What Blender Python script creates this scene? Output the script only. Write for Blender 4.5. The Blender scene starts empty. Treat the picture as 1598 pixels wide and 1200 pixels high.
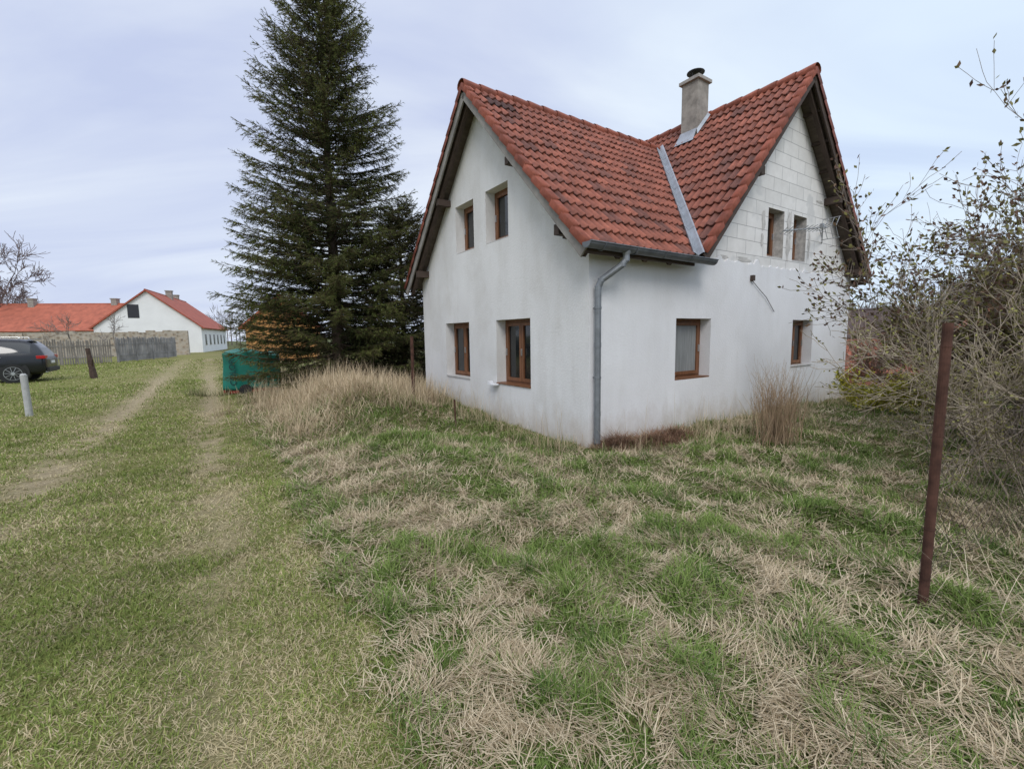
import bpy, bmesh, math, random
import numpy as np
from mathutils import Vector, Matrix
R = np.random.default_rng(7); random.seed(5)
scn = bpy.context.scene
COL = scn.collection
AW = math.radians(33.9)
D2 = np.array([math.cos(AW), math.sin(AW)]); D1 = np.array([-math.sin(AW), math.cos(AW)])
HC = np.array([1.06, 6.14])      # near corner of the house
HW, HL = float(HC@D2), float(HC@D1)

# ------------------------------------------------------------ helpers
def empty(name, loc=(0,0,0), rot=0):
    o = bpy.data.objects.new(name, None); COL.objects.link(o)
    o.location = loc; o.rotation_euler = (0,0,rot); o.empty_display_size=.2
    return o
def newmat(name):
    m = bpy.data.materials.new(name); m.use_nodes = True
    nt = m.node_tree; b = nt.nodes["Principled BSDF"]
    return m, nt, b
def N(nt, t, **kw):
    n = nt.nodes.new(t)
    for k,v in kw.items():
        if k in n.inputs: n.inputs[k].default_value = v
        else: setattr(n,k,v)
    return n
def mixc(nt, fac, a, b, mode='MIX'):
    n = nt.nodes.new('ShaderNodeMix'); n.data_type='RGBA'; n.blend_type=mode
    for i,v in ((0,fac),(6,a),(7,b)):
        if isinstance(v,bpy.types.NodeSocket): nt.links.new(v,n.inputs[i])
        elif i==0: n.inputs[0].default_value=v
        else: n.inputs[i].default_value=(*v,1)
    return n.outputs[2]
def ramp(nt, src, p0, p1, c0=(0,0,0), c1=(1,1,1)):
    r = nt.nodes.new('ShaderNodeValToRGB'); nt.links.new(src, r.inputs[0])
    r.color_ramp.elements[0].position=max(0,p0); r.color_ramp.elements[1].position=p1
    r.color_ramp.elements[0].color=(*c0,1); r.color_ramp.elements[1].color=(*c1,1)
    return r.outputs[0]
def noise(nt, scale, detail=4, vscale=(1,1,1), rough=.6, coord='Object'):
    tc = nt.nodes.new('ShaderNodeTexCoord'); mp = nt.nodes.new('ShaderNodeMapping')
    mp.inputs['Scale'].default_value = vscale
    nt.links.new(tc.outputs[coord], mp.inputs[0])
    n = nt.nodes.new('ShaderNodeTexNoise'); n.inputs['Scale'].default_value=scale
    n.inputs['Detail'].default_value=detail; n.inputs['Roughness'].default_value=rough
    nt.links.new(mp.outputs[0], n.inputs[0])
    return n.outputs[0]
def bump(nt, b, h, strength=.3, dist=.01):
    bp = nt.nodes.new('ShaderNodeBump'); bp.inputs['Strength'].default_value=abs(strength)
    bp.invert = strength<0
    bp.inputs['Distance'].default_value=dist
    nt.links.new(h, bp.inputs['Height']); nt.links.new(bp.outputs[0], b.inputs['Normal'])
def simple(name, c, rough=.7, var=.25, scale=6, metal=0, bmp=.2, vscale=(1,1,1), spec=.4):
    m,nt,b = newmat(name)
    n = noise(nt, scale, 5, vscale)
    c=np.array(c)
    lo = tuple(c*(1-var)); hi = tuple(np.minimum(c*(1+var),.95))
    nt.links.new(ramp(nt,n,.3,.7,lo,hi), b.inputs['Base Color'])
    b.inputs['Roughness'].default_value=rough; b.inputs['Metallic'].default_value=metal
    b.inputs['Specular IOR Level'].default_value=spec
    if bmp: bump(nt,b,n,bmp,.008)
    return m
def colmat(name, rough=.8, trans=0.0, spec=.2, nscale=0, nvar=.3, bmp=0, n2=0):
    m,nt,b = newmat(name)
    a = N(nt,'ShaderNodeAttribute'); a.attribute_name='Col'
    c = a.outputs['Color']
    if nscale:
        n = noise(nt,nscale,6,rough=.7)
        c = mixc(nt,1.0,c,ramp(nt,n,.25,.75,(1-nvar,)*3,(1+nvar*.6,)*3),'MULTIPLY')
        if n2:
            nn = noise(nt,n2,3,rough=.8)
            c = mixc(nt,1.0,c,ramp(nt,nn,.35,.65,(.6,.62,.5),(1.3,1.28,1.25)),'MULTIPLY')
            n = nn
        if bmp: bump(nt,b,n,bmp,.02)
    nt.links.new(c,b.inputs['Base Color'])
    b.inputs['Roughness'].default_value=rough; b.inputs['Specular IOR Level'].default_value=spec
    if trans:
        t = N(nt,'ShaderNodeBsdfTranslucent'); nt.links.new(c,t.inputs[0])
        mx = N(nt,'ShaderNodeMixShader'); mx.inputs[0].default_value=trans
        nt.links.new(b.outputs[0],mx.inputs[1]); nt.links.new(t.outputs[0],mx.inputs[2])
        nt.links.new(mx.outputs[0],nt.nodes['Material Output'].inputs[0])
    return m
class MB:
    def __init__(s): s.v=[]; s.f=[]; s.m=[]
    def add(s, vs, fs, m=0):
        o=len(s.v); s.v += [tuple(map(float,p)) for p in vs]
        for f in fs: s.f.append([i+o for i in f]); s.m.append(m)
    def box(s,p0,p1,m=0):
        x0,y0,z0=[min(a,b) for a,b in zip(p0,p1)]; x1,y1,z1=[max(a,b) for a,b in zip(p0,p1)]
        s.add([(x0,y0,z0),(x1,y0,z0),(x1,y1,z0),(x0,y1,z0),(x0,y0,z1),(x1,y0,z1),(x1,y1,z1),(x0,y1,z1)],
              [(3,2,1,0),(4,5,6,7),(0,1,5,4),(1,2,6,5),(2,3,7,6),(3,0,4,7)],m)
    def beam(s,a,b,w,h,m=0,up=(0,0,1)):
        a=Vector(a);b=Vector(b);d=(b-a).normalized();sd=d.cross(Vector(up)).normalized();u=sd.cross(d)
        vs=[]
        for p in (a,b):
            for i,j in ((-1,-1),(1,-1),(1,1),(-1,1)): vs.append(p+sd*(i*w/2)+u*(j*h/2))
        s.add(vs,[(3,2,1,0),(4,5,6,7),(0,1,5,4),(1,2,6,5),(2,3,7,6),(3,0,4,7)],m)
    def cyl(s,a,b,r0,r1=None,n=12,m=0):
        r1=r0 if r1 is None else r1
        a=Vector(a);b=Vector(b);d=(b-a).normalized()
        x=d.orthogonal().normalized();y=d.cross(x);vs=[]
        for p,r in ((a,r0),(b,r1)):
            for i in range(n):
                t=2*math.pi*i/n; vs.append(p+x*(r*math.cos(t))+y*(r*math.sin(t)))
        s.add(vs,[tuple(reversed(range(n))),tuple(range(n,2*n))]+[(i,(i+1)%n,n+(i+1)%n,n+i) for i in range(n)],m)
    def obj(s,name,mats,parent=None,smooth=False,bevel=0):
        me=bpy.data.meshes.new(name); me.from_pydata(s.v,[],s.f)
        for m in mats: me.materials.append(m)
        me.polygons.foreach_set('material_index',s.m)
        if smooth: me.polygons.foreach_set('use_smooth',[True]*len(s.f))
        me.update(); o=bpy.data.objects.new(name,me); COL.objects.link(o)
        if parent: o.parent=parent
        if bevel:
            b=o.modifiers.new('b','BEVEL'); b.width=bevel; b.segments=2; b.limit_method='ANGLE'
        return o
def trimesh(name, V, T, C, mat, parent=None):
    V=np.asarray(V,dtype=np.float32).reshape(-1,3); T=np.asarray(T,dtype=np.int32).reshape(-1,3)
    me=bpy.data.meshes.new(name); me.vertices.add(len(V)); me.vertices.foreach_set('co',V.ravel())
    me.loops.add(T.size); me.loops.foreach_set('vertex_index',T.ravel())
    me.polygons.add(len(T)); me.polygons.foreach_set('loop_start',np.arange(0,T.size,3,dtype=np.int32))
    me.update(calc_edges=True)
    if C is not None:
        a=me.attributes.new('Col','FLOAT_COLOR','POINT')
        C=np.asarray(C,dtype=np.float32).reshape(-1,3)
        a.data.foreach_set('color',np.hstack([C,np.ones((len(C),1),np.float32)]).ravel())
    me.materials.append(mat); o=bpy.data.objects.new(name,me); COL.objects.link(o)
    if parent: o.parent=parent
    return o
class TB:
    def __init__(s): s.V=[];s.T=[];s.C=[];s.n=0
    def add(s,V,T,C):
        V=np.asarray(V).reshape(-1,3); s.V.append(V); s.T.append(np.asarray(T).reshape(-1,3)+s.n)
        s.C.append(np.broadcast_to(C,V.shape) if np.ndim(C)==1 else np.asarray(C).reshape(-1,3)); s.n+=len(V)
    def segs(s,S,col,sides=4,var=.15):
        S=np.asarray(S,dtype=float)     # rows p0 p1 r0 r1
        if len(S)==0: return
        P0,P1,r0,r1=S[:,:3],S[:,3:6],S[:,6],S[:,7]
        d=P1-P0; d/=np.linalg.norm(d,axis=1,keepdims=True)+1e-9
        ref=np.where(np.abs(d[:,2:3])>.9,np.array([[1.,0,0]]),np.array([[0,0,1.]]))
        x=np.cross(d,ref); x/=np.linalg.norm(x,axis=1,keepdims=True)+1e-9; y=np.cross(d,x)
        n=len(S); V=np.zeros((n,2*sides,3)); 
        for i in range(sides):
            t=2*math.pi*i/sides; o=x*math.cos(t)+y*math.sin(t)
            V[:,i]=P0+o*r0[:,None]; V[:,sides+i]=P1+o*r1[:,None]
        tr=[]
        for i in range(sides):
            j=(i+1)%sides; tr += [(i,j,sides+j),(i,sides+j,sides+i)]
        T=(np.arange(n)*2*sides)[:,None,None]+np.array(tr)[None]
        c=np.array(col)[None,None,:]*(1+R.uniform(-var,var,(n,1,1)))*np.ones((n,2*sides,1))
        s.add(V,T,c.reshape(-1,3))
    def leaves(s,P,D,L,W,col,var=.25):
        P=np.asarray(P);n=len(P)
        if n==0:return
        D=D/(np.linalg.norm(D,axis=1,keepdims=True)+1e-9)
        q=R.normal(size=(n,3)); sd=np.cross(D,q); sd/=np.linalg.norm(sd,axis=1,keepdims=True)+1e-9
        L=np.broadcast_to(L,(n,))[:,None]; W=np.broadcast_to(W,(n,))[:,None]
        V=np.stack([P,P+D*L*.5+sd*W*.5,P+D*L,P+D*L*.5-sd*W*.5],1)
        T=(np.arange(n)*4)[:,None,None]+np.array([(0,1,2),(0,2,3)])[None]
        col=np.asarray(col); col=col[None] if col.ndim==1 else col
        c=col*(1+R.uniform(-var,var,(n,1)))
        s.add(V,T,np.repeat(c,4,0))
    def obj(s,name,mat,parent=None):
        return trimesh(name,np.concatenate(s.V),np.concatenate(s.T),np.concatenate(s.C),mat,parent)
def sm(x,a,b):
    t=np.clip((x-a)/(b-a),0,1); return t*t*(3-2*t)
def vn(x,y,seed=0):
    xi=np.floor(x);yi=np.floor(y);fx=x-xi;fy=y-yi;fx=fx*fx*(3-2*fx);fy=fy*fy*(3-2*fy)
    h=lambda a,b:(lambda q:q-np.floor(q))(np.sin(a*127.1+b*311.7+seed*74.7)*43758.5453)
    return (h(xi,yi)*(1-fx)+h(xi+1,yi)*fx)*(1-fy)+(h(xi,yi+1)*(1-fx)+h(xi+1,yi+1)*fx)*fy
def fbm(x,y,seed=0): return .5*vn(x,y,seed)+.3*vn(x*2.1,y*2.1,seed+1)+.2*vn(x*4.3,y*4.3,seed+2)

# ------------------------------------------------------------ terrain functions
def wl(x,y): return x*D2[0]+y*D2[1], x*D1[0]+y*D1[1]
def H(x,y):
    w,l=wl(x,y)
    verge=sm(w,.4,1.4)*(1-sm(w,14,18))
    h=verge*(-.03+.13*(fbm(x*.9,y*.9,3)-.4)+.08*(vn(x*3.1,y*3.1,8)-.5))
    h+=.20*sm(w,1.0,2.6)*sm(l,5.2,9.5)*(1-sm(w,13,16))*(1-sm(l,18,30))
    h+=.20*np.exp(-((w-2.0)/.9)**2)*sm(l,2.4,4.8)*(1-sm(l,9,12))
    h+=.30*np.exp(-((w-2.4)/.95)**2)*sm(l,6.0,8.3)*(1-sm(l,12,15))
    h-=.04*(np.exp(-((w+1.75)/.22)**2)+np.exp(-((w+.1)/.22)**2))*(1-sm(l,45,60))
    h-=3.4*sm(w,14.5,30)
    h+=.03*(vn(x*1.3,y*1.3,5)-.5)
    h+=11*sm(w,90,260)
    return h
def rut(w,l,x,y):
    j=.12*(vn(l*.35,l*0,31)-.5)
    g=np.exp(-((w+1.75+j)/.32)**2)+np.exp(-((w+.1+j)/.27)**2)*.95*(.5+.5*sm(l,2,7))
    return g*(1-sm(l,52,64))
def rutk(w,l,x,y): return rut(w,l,x,y)*sm(.5*fbm(x*1.6,y*1.6,41)+.5*fbm(x*7,y*7,44)+.25*sm(l,6,18),.33,.62)
def strawp(x,y):
    w,l=wl(x,y)
    road=1-sm(w,.35+.5*(vn(l*1.3,w*0,4)-.5)+.35*(vn(x*5,y*5,6)-.5),.75)
    n=fbm(x*2.4,y*2.4,12); n2=vn(x*8.5,y*8.5,14)
    p=.13+.54*sm(n*.55+n2*.45,.36,.64)
    green=np.exp(-((l-5.4)/2.3)**2)*sm(w,1.2,2.2)*(1-sm(w,4.2,5.0))
    p=p*(1-.5*green)
    berm=np.exp(-((w-2.1)/1.05)**2)*sm(l,6.9,8.6)*(1-sm(l,14,18)); p=np.maximum(p,berm*.9)
    edge=np.exp(-((w-1.0)/.5)**2)*sm(l,3.5,5.5); p=np.maximum(p,edge*.7*(.5+vn(x*4,y*4,17)))
    pr=.42+.6*(fbm(x*.9,y*.9,21)-.5)+.5*(vn(x*5,y*5,23)-.5)
    lf=sm(-w,3,4.5); pr=pr*(1-lf)+lf*(.28+.4*(fbm(x*.5,y*.5,22)-.5))
    return p*(1-road)+pr*road, road
def groundcol(x,y):
    w,l=wl(x,y); p,road=strawp(x,y)
    g=np.stack([.100+0*x,.125+0*x,.032+0*x],-1); s=np.array([.31,.25,.145]); 
    p=p[...,None]
    c=g*(1-p)+s*p
    rg=np.stack([.205+0*x,.218+0*x,.066+0*x],-1)
    c=c*(1-road[...,None])+(rg*(1-p*.7)+s*p*.7)*road[...,None]
    k=rutk(w,l,x,y)[...,None]*.95
    c=c*(1-k)+np.array([.42,.34,.235])*k
    far=sm(np.hypot(x,y),60,110)[...,None]
    c=c*(1-far)+np.array([.11,.12,.055])*far
    return c

# ------------------------------------------------------------ ground
core=np.arange(-14,22.01,.11); out=[];s=.15;v=22.0
while v<600: v+=s; s*=1.13; out.append(v)
neg=[];s=.15;v=-14.0
while v>-600: v-=s; s*=1.13; neg.append(v)
gx=np.concatenate([neg[::-1],core-0,out]); 
core2=np.arange(-2,16.01,.11);neg=[];s=.15;v=-2.0
while v>-120: v-=s; s*=1.2; neg.append(v)
out=[];s=.15;v=16.0
while v<700: v+=s; s*=1.13; out.append(v)
gy=np.concatenate([neg[::-1],core2,out])
X,Y=np.meshgrid(gx,gy); Z=H(X,Y); nx,ny=len(gx),len(gy)
i=np.arange(nx*ny).reshape(ny,nx); a,b,c,d=i[:-1,:-1].ravel(),i[:-1,1:].ravel(),i[1:,1:].ravel(),i[1:,:-1].ravel()
T=np.concatenate([np.stack([a,b,c],1),np.stack([a,c,d],1)])
ground=trimesh('ground',np.stack([X,Y,Z],-1),T,groundcol(X,Y).reshape(-1,3),
   colmat('ground_mat',.95,0,.1,nscale=14,nvar=.45,bmp=.8,n2=110))
ground.data.polygons.foreach_set('use_smooth',[True]*len(ground.data.polygons))

# ------------------------------------------------------------ grass
def blades(tb,x,y,z,az,tilt,bend,L,W,c0,segs=2,tipmul=1.15,root=.62):
    n=len(x); p=np.stack([x,y,z],1); V=np.zeros((n,2*segs+1,3)); C=np.zeros((n,2*segs+1,3))
    sd=np.stack([-np.sin(az),np.cos(az),0*az],1)
    for k in range(segs+1):
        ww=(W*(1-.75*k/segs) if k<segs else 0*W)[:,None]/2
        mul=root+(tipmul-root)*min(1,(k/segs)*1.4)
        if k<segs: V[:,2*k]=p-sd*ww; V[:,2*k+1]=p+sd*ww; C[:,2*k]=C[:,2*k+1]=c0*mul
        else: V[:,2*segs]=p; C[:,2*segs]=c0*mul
        th=tilt+bend*(k+.5)/segs
        p=p+np.stack([np.sin(th)*np.cos(az),np.sin(th)*np.sin(az),np.cos(th)],1)*(L/segs)[:,None]
    tr=[]
    for k in range(segs-1): o=2*k; tr+=[(o,o+1,o+3),(o,o+3,o+2)]
    o=2*(segs-1); tr.append((o,o+1,o+2))
    tb.add(V,(np.arange(n)*(2*segs+1))[:,None,None]+np.array(tr)[None],C.reshape(-1,3))
def sample(r0,r1,dens,th=1.06):
    area=th*(r1*r1-r0*r0); n=int(area*dens)
    r=np.sqrt(R.uniform(r0*r0,r1*r1,n)); t=R.uniform(-th,th,n)
    return r*np.sin(t), r*np.cos(t), r
def inhouse(x,y,m=.0):
    w,l=wl(x,y); a=w-HW;b=l-HL
    return (a>-m)&(a<8.55+m)&(b>-m)&(b<5.65+m)
tb=TB()
lerp=lambda a,b,t:np.array(a)[None]*(1-t[:,None])+np.array(b)[None]*t[:,None]
for (r0,r1,dens) in ((.5,2.2,15000),(2.2,4,10500),(4,7,5400),(7,12,2000),(12,22,520),(22,45,70)):
    x,y,r=sample(r0,r1,dens); 
    k=~inhouse(x,y); x,y,r=x[k],y[k],r[k]
    w,l=wl(x,y); p,road=strawp(x,y)
    ru=rutk(w,l,x,y)
    k=(R.random(len(x))>ru*.82)&~((w>9)&(l<-4)); x,y,r,w,l,p,road,ru=[q[k] for q in (x,y,r,w,l,p,road,ru)]
    n=len(x); u=R.random(n); isS=u<p+.45*ru; isR=R.random(n)<road
    tuft=sm(.6*vn(x*2.6,y*2.6,52)+.4*vn(x*6,y*6,53),.42,.75)
    z=H(x,y); az=R.uniform(0,2*np.pi,n); ws=1+r/3.4
    k=isR; m=k.sum()
    c=np.where(isS[k][:,None],lerp((.43,.35,.18),(.64,.54,.34),R.random(m)),lerp((.150,.205,.042),(.30,.345,.09),R.random(m)))
    g=.66+.68*fbm(x[k]*1.3,y[k]*1.3,61)
    ln=R.uniform(.012,.042,m)*(1+r[k]*.05)*np.where(isS[k],1.25,1)*(1+.6*(vn(x[k]*5,y[k]*5,62)>.68)*(~isS[k]))
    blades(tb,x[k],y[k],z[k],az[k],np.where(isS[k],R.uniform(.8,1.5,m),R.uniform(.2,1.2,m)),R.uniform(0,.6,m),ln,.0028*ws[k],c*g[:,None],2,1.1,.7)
    k=(~isR)&(~isS); m=k.sum()
    gm=vn(x[k]*1.7,y[k]*1.7,66)
    c=lerp((.085,.145,.026),(.24,.31,.085),np.clip(R.random(m)*.6+gm*.4,0,1)); c*=(.85+.35*R.random((m,1)))
    hh=(.03+.13*tuft[k]*R.random(m)+.035*R.random(m))
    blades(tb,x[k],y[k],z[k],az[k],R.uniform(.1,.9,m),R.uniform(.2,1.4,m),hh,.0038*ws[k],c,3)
    k=(~isR)&isS; k&=(R.random(n)<.9); m=k.sum()
    c=lerp((.35,.265,.155),(.80,.67,.47),R.random(m)**1.1)
    flow=2*np.pi*(vn(x[k]*2.9,y[k]*2.9,71)+.5*vn(x[k]*7,y[k]*7,72))*1.6
    az2=flow+R.normal(0,.9,m); bt=np.exp(-((w[k]-2.3)/1.0)**2)*sm(l[k],7,8.6)
    hh=R.uniform(.03,.15,m)*(1+bt*.9)
    ti=R.uniform(1.0,1.62,m)-bt*.5*R.random(m)
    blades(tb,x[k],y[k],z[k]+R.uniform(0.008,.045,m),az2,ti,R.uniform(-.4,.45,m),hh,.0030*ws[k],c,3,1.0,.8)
grassmat=colmat('grass_mat',.75,.22,.25)
tb.obj('grass',grassmat)
tb=TB()
def stems(cx,cy,sx,n,h0,h1,c0=(.44,.335,.21),c1=(.68,.56,.38),W=.006,spread=.35,t0=0.):
    x=cx+R.normal(0,sx,n);y=cy+R.normal(0,sx,n); k=~inhouse(x,y,.02);x,y=x[k],y[k];n=len(x)
    blades(tb,x,y,H(x,y),R.uniform(0,6.28,n),R.uniform(t0,spread,n),R.uniform(0,.9,n),R.uniform(h0,h1,n),W*np.ones(n),lerp(c0,c1,R.random(n)),3)
for i in range(140):
    if i%2: t=R.uniform(-.2,8.6); q=HC+D2*t-D1*R.uniform(.1,.7)
    else:   t=R.uniform(0,5.8); q=HC+D1*t-D2*R.uniform(.1,.6)
    stems(q[0],q[1],.10,16,.08,.30)
    stems(q[0],q[1],.10,18,.08,.26,(.08,.14,.03),(.16,.22,.06))
    stems(q[0],q[1],.08,2,.3,.8,W=.005,spread=.2)
for i in range(34):   # dry clumps in front of the long wall
    t=R.uniform(1.2,8.8); q=HC+D2*t-D1*R.uniform(.3,1.4)
    stems(q[0],q[1],.09,40,.15,.42,W=.006,spread=1.1,t0=.1)
for i in range(190):
    l=R.uniform(7.2,14); w=R.normal(2.1,.75); q=D2*w+D1*l
    stems(q[0],q[1],.2,60,.14,.42,W=.010,spread=1.3,t0=.3)
    if i%2==0: stems(q[0],q[1],.12,24,.35,.75,W=.009,spread=.85)
    if i%4==0: stems(q[0],q[1],.12,60,.1,.3,(.09,.15,.03),(.2,.26,.07),W=.010,spread=1.)
for i in range(26):
    l=R.uniform(8.2,11.5); w=R.uniform(3.0,4.1); q=D2*w+D1*l
    stems(q[0],q[1],.13,50,.3,.7,W=.009,spread=.7)
for i in range(70):
    w=R.uniform(.7,4.2); l=R.uniform(2.5,7.5); q=D2*w+D1*l
    stems(q[0],q[1],.08,26,.10,.28,W=.005,spread=1.2)
for i in range(110):   # green tussocks
    w=R.uniform(.9,7.5); l=R.uniform(-2.2,6); q=D2*w+D1*l
    if np.hypot(*q)<1.2: continue
    stems(q[0],q[1],R.uniform(.035,.08),90,.07,.22,(.055,.115,.025),(.16,.24,.06),W=.0045,spread=1.1)
for i in range(150):   # small bleached tufts
    w=R.uniform(.7,7); l=R.uniform(-2.2,5); q=D2*w+D1*l
    if np.hypot(*q)<1.2: continue
    stems(q[0],q[1],.04,28,.05,.18,(.5,.4,.26),(.80,.69,.51),W=.0033,spread=1.5,t0=.6)
for i in range(22):
    w=R.uniform(1.4,4); l=R.uniform(3.5,9); q=D2*w+D1*l
    stems(q[0],q[1],.05,3,.35,.8,(.30,.20,.13),(.45,.33,.22),W=.005,spread=.25)
for i in range(80):
    w=R.uniform(5.2,13); l=R.uniform(-2.5,4.0); q=D2*w+D1*l
    if l<2.2 or l>3.6 or i%3==0: stems(q[0],q[1],.2,34,.10,.36,W=.007,spread=1.1)
for i in range(34):
    u=R.uniform(-.1,2.4); q=np.array([2.45,2.40])+np.array([.86,.51])*u+np.array([.3,-.45])*R.uniform(-.2,1.3)
    stems(q[0],q[1],.12,14,.2,.62,(.47,.37,.23),(.78,.67,.49),W=.0042,spread=1.2,t0=.3)
for i in range(14):   # rank grass round the cart
    q=np.array([-8.1,13.7])+np.array([R.uniform(-1.3,1.4),R.uniform(-1.15,-.7)])
    stems(q[0],q[1],.12,40,.12,.38,(.10,.15,.04),(.5,.42,.25),W=.012,spread=.9)
tb.obj('dry_grass_stems',grassmat)
tb=TB()
for cx,t0,dd in ((.9,.40,.35),(1.35,.38,.4),(.4,.25,.4)):
    q=HC+D2*cx-D1*t0; n=2200
    x=q[0]+R.normal(0,.25,n);y=q[1]+R.normal(0,.14,n); 
    z=H(x,y)+.16*np.exp(-(((x-q[0])/.3)**2+((y-q[1])/.2)**2))*R.random(n)
    k=~inhouse(x,y,.02);x,y,z=x[k],y[k],z[k];n=len(x)
    blades(tb,x,y,z,R.uniform(0,6.28,n),R.uniform(.9,1.6,n),R.uniform(-.3,.4,n),R.uniform(.08,.3,n),.007*np.ones(n),lerp((.15,.08,.05),(.36,.22,.14),R.random(n)),3)
tb.obj('dead_plant_pile',grassmat)

# ------------------------------------------------------------ HOUSE
house=empty('white_house',(HC[0],HC[1],0),AW)
def plaster(name,k,streak):
    k=np.array(k); pl,nt,b=newmat(name)
    base=ramp(nt,noise(nt,.9,6,(1,1,.6)),.3,.75,tuple(np.array((.73,.725,.72))*k),tuple(np.array((.85,.85,.85))*k))
    st=ramp(nt,noise(nt,5,4,(1,1,.16)),.54,.80)
    c1=mixc(nt,mixc(nt,1.0,st,(streak,)*3,'MULTIPLY'),base,(.52,.50,.45))
    blot=ramp(nt,noise(nt,1.5,7,(1,1,.8),.65),.47,.70)
    bs=.42 if k[0]<.96 else .16
    c1=mixc(nt,mixc(nt,1.0,blot,(bs,)*3,'MULTIPLY'),c1,(.54,.52,.48))
    tc=N(nt,'ShaderNodeTexCoord'); sp=N(nt,'ShaderNodeSeparateXYZ'); nt.links.new(tc.outputs['Object'],sp.inputs[0])
    ad=N(nt,'ShaderNodeMath',operation='MULTIPLY_ADD'); nt.links.new(noise(nt,5,6,(1,1,.5),.7),ad.inputs[0]); ad.inputs[1].default_value=-1.0; nt.links.new(sp.outputs[2],ad.inputs[2])
    ad2=N(nt,'ShaderNodeMath',operation='ADD'); nt.links.new(ad.outputs[0],ad2.inputs[0]); ad2.inputs[1].default_value=.5
    low=ramp(nt,ad2.outputs[0],.05,.50,(.55,.55,.55),(0,0,0))
    c2=mixc(nt,low,c1,(.47,.40,.32))
    fine=noise(nt,45,5)
    c3=mixc(nt,.5,c2,ramp(nt,fine,.3,.7,(.88,.88,.88),(1,1,1)),'MULTIPLY')
    nt.links.new(c3,b.inputs['Base Color']); b.inputs['Roughness'].default_value=.92; b.inputs['Specular IOR Level'].default_value=.15
    bump(nt,b,noise(nt,30,6),.4,.014)
    return pl
pl=plaster('plaster',(1,1,1.01),.16); plg=plaster('plaster_gable',(.94,.94,.93),.28)
bk,nt,b=newmat('aerated_block')
tc=N(nt,'ShaderNodeTexCoord'); sp=N(nt,'ShaderNodeSeparateXYZ'); cb=N(nt,'ShaderNodeCombineXYZ')
nt.links.new(tc.outputs['Object'],sp.inputs[0]); nt.links.new(sp.outputs[0],cb.inputs[0]); nt.links.new(sp.outputs[2],cb.inputs[1])
br=N(nt,'ShaderNodeTexBrick'); nt.links.new(cb.outputs[0],br.inputs[0])
br.inputs['Scale'].default_value=1; br.inputs['Brick Width'].default_value=.6; br.inputs['Row Height'].default_value=.25
br.inputs['Mortar Size'].default_value=.006; br.inputs['Mortar Smooth'].default_value=.3
br.inputs['Color1'].default_value=(.82,.80,.77,1); br.inputs['Color2'].default_value=(.73,.715,.685,1); br.inputs['Mortar'].default_value=(.42,.41,.40,1)
cc=mixc(nt,.6,br.outputs[0],ramp(nt,noise(nt,4,6),.3,.65,(.82,.81,.80),(1,1,1)),'MULTIPLY')
patch=ramp(nt,noise(nt,1.3,3),.60,.66)
cc=mixc(nt,patch,cc,(.63,.62,.60))
nt.links.new(cc,b.inputs['Base Color']); b.inputs['Roughness'].default_value=.95; b.inputs['Specular IOR Level'].default_value=.1
bump(nt,b,br.outputs[1],-.5,.01)
rough_mortar=simple('rough_mortar',(.50,.48,.45),.95,.3,14,bmp=.6)
def wallface(mb,us,zs,holes,fn,m,clip=None):
    us=sorted(set([us[0],us[1]]+[h[0] for h in holes if h[2]<zs[1] and h[3]>zs[0]]+[h[1] for h in holes if h[2]<zs[1] and h[3]>zs[0]]))
    z_=sorted(set([zs[0],zs[1]]+[z for h in holes for z in h[2:4] if zs[0]<z<zs[1]]))
    for a,b_ in zip(us[:-1],us[1:]):
        for c,d in zip(z_[:-1],z_[1:]):
            um,zm=(a+b_)/2,(c+d)/2
            if any(h[0]<um<h[1] and h[2]<zm<h[3] for h in holes): continue
            mb.add([fn(a,c),fn(b_,c),fn(b_,d),fn(a,d)],[(0,1,2,3)],m)
def clipobj(o,planes):
    bm=bmesh.new(); bm.from_mesh(o.data)
    for co,no in planes:
        bmesh.ops.bisect_plane(bm,geom=bm.verts[:]+bm.edges[:]+bm.faces[:],plane_co=co,plane_no=no,clear_outer=True)
    bm.to_mesh(o.data); bm.free()
MF,MC=1.04,1.094; RF,RC=5.94,6.44; YF,XC=2.82,5.41
TH=.15
gh=[(3.40,4.457,.73,1.87),(1.347,2.384,.73,1.87),(3.12,3.857,3.24,4.16),(1.944,2.675,3.24,4.16)]
lh=[(1.90,2.857,.83,1.83),(5.78,6.70,.85,1.83)]
uh=[(4.65,5.26,3.02,3.93),(5.65,6.207,3.02,3.93)]
mb=MB(); wallface(mb,(0,5.65),(-.6,6.2),gh,lambda u,z:(0,u,z),0)
def reveals(mb,holes,fn,dep,m):
    for u0,u1,z0,z1 in holes:
        for p,q in (((u0,z0),(u1,z0)),((u1,z0),(u1,z1)),((u1,z1),(u0,z1)),((u0,z1),(u0,z0))):
            mb.add([fn(*p,0),fn(*q,0),fn(*q,dep),fn(*p,dep)],[(0,1,2,3)],m)
o=mb.obj('gable_wall',[plg],house)
clipobj(o,[((0,YF,RF-TH),(0,MF,1)),((0,YF,RF-TH),(0,-MF,1))])
mb=MB(); reveals(mb,gh,lambda u,z,d:(d,u,z),.31,1); reveals(mb,lh,lambda u,z,d:(u,d,z),.31,0)
wallface(mb,(0,8.55),(-.6,2.80),lh,lambda u,z:(u,0,z),0)
mb.add([(0,0,2.8),(2.27,0,2.8),(2.27,0,2.87),(0,0,2.87)],[(0,1,2,3)],0)
mb.add([(8.55,0,-4),(8.55,5.65,-4),(8.55,5.65,2.95),(8.55,0,2.95)],[(0,1,2,3)],0)
mb.add([(0,5.65,-.6),(8.55,5.65,-.6),(8.55,5.65,2.86),(0,5.65,2.86)],[(0,1,2,3)],0)
mb.obj('plaster_walls',[pl,plg],house)
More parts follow.
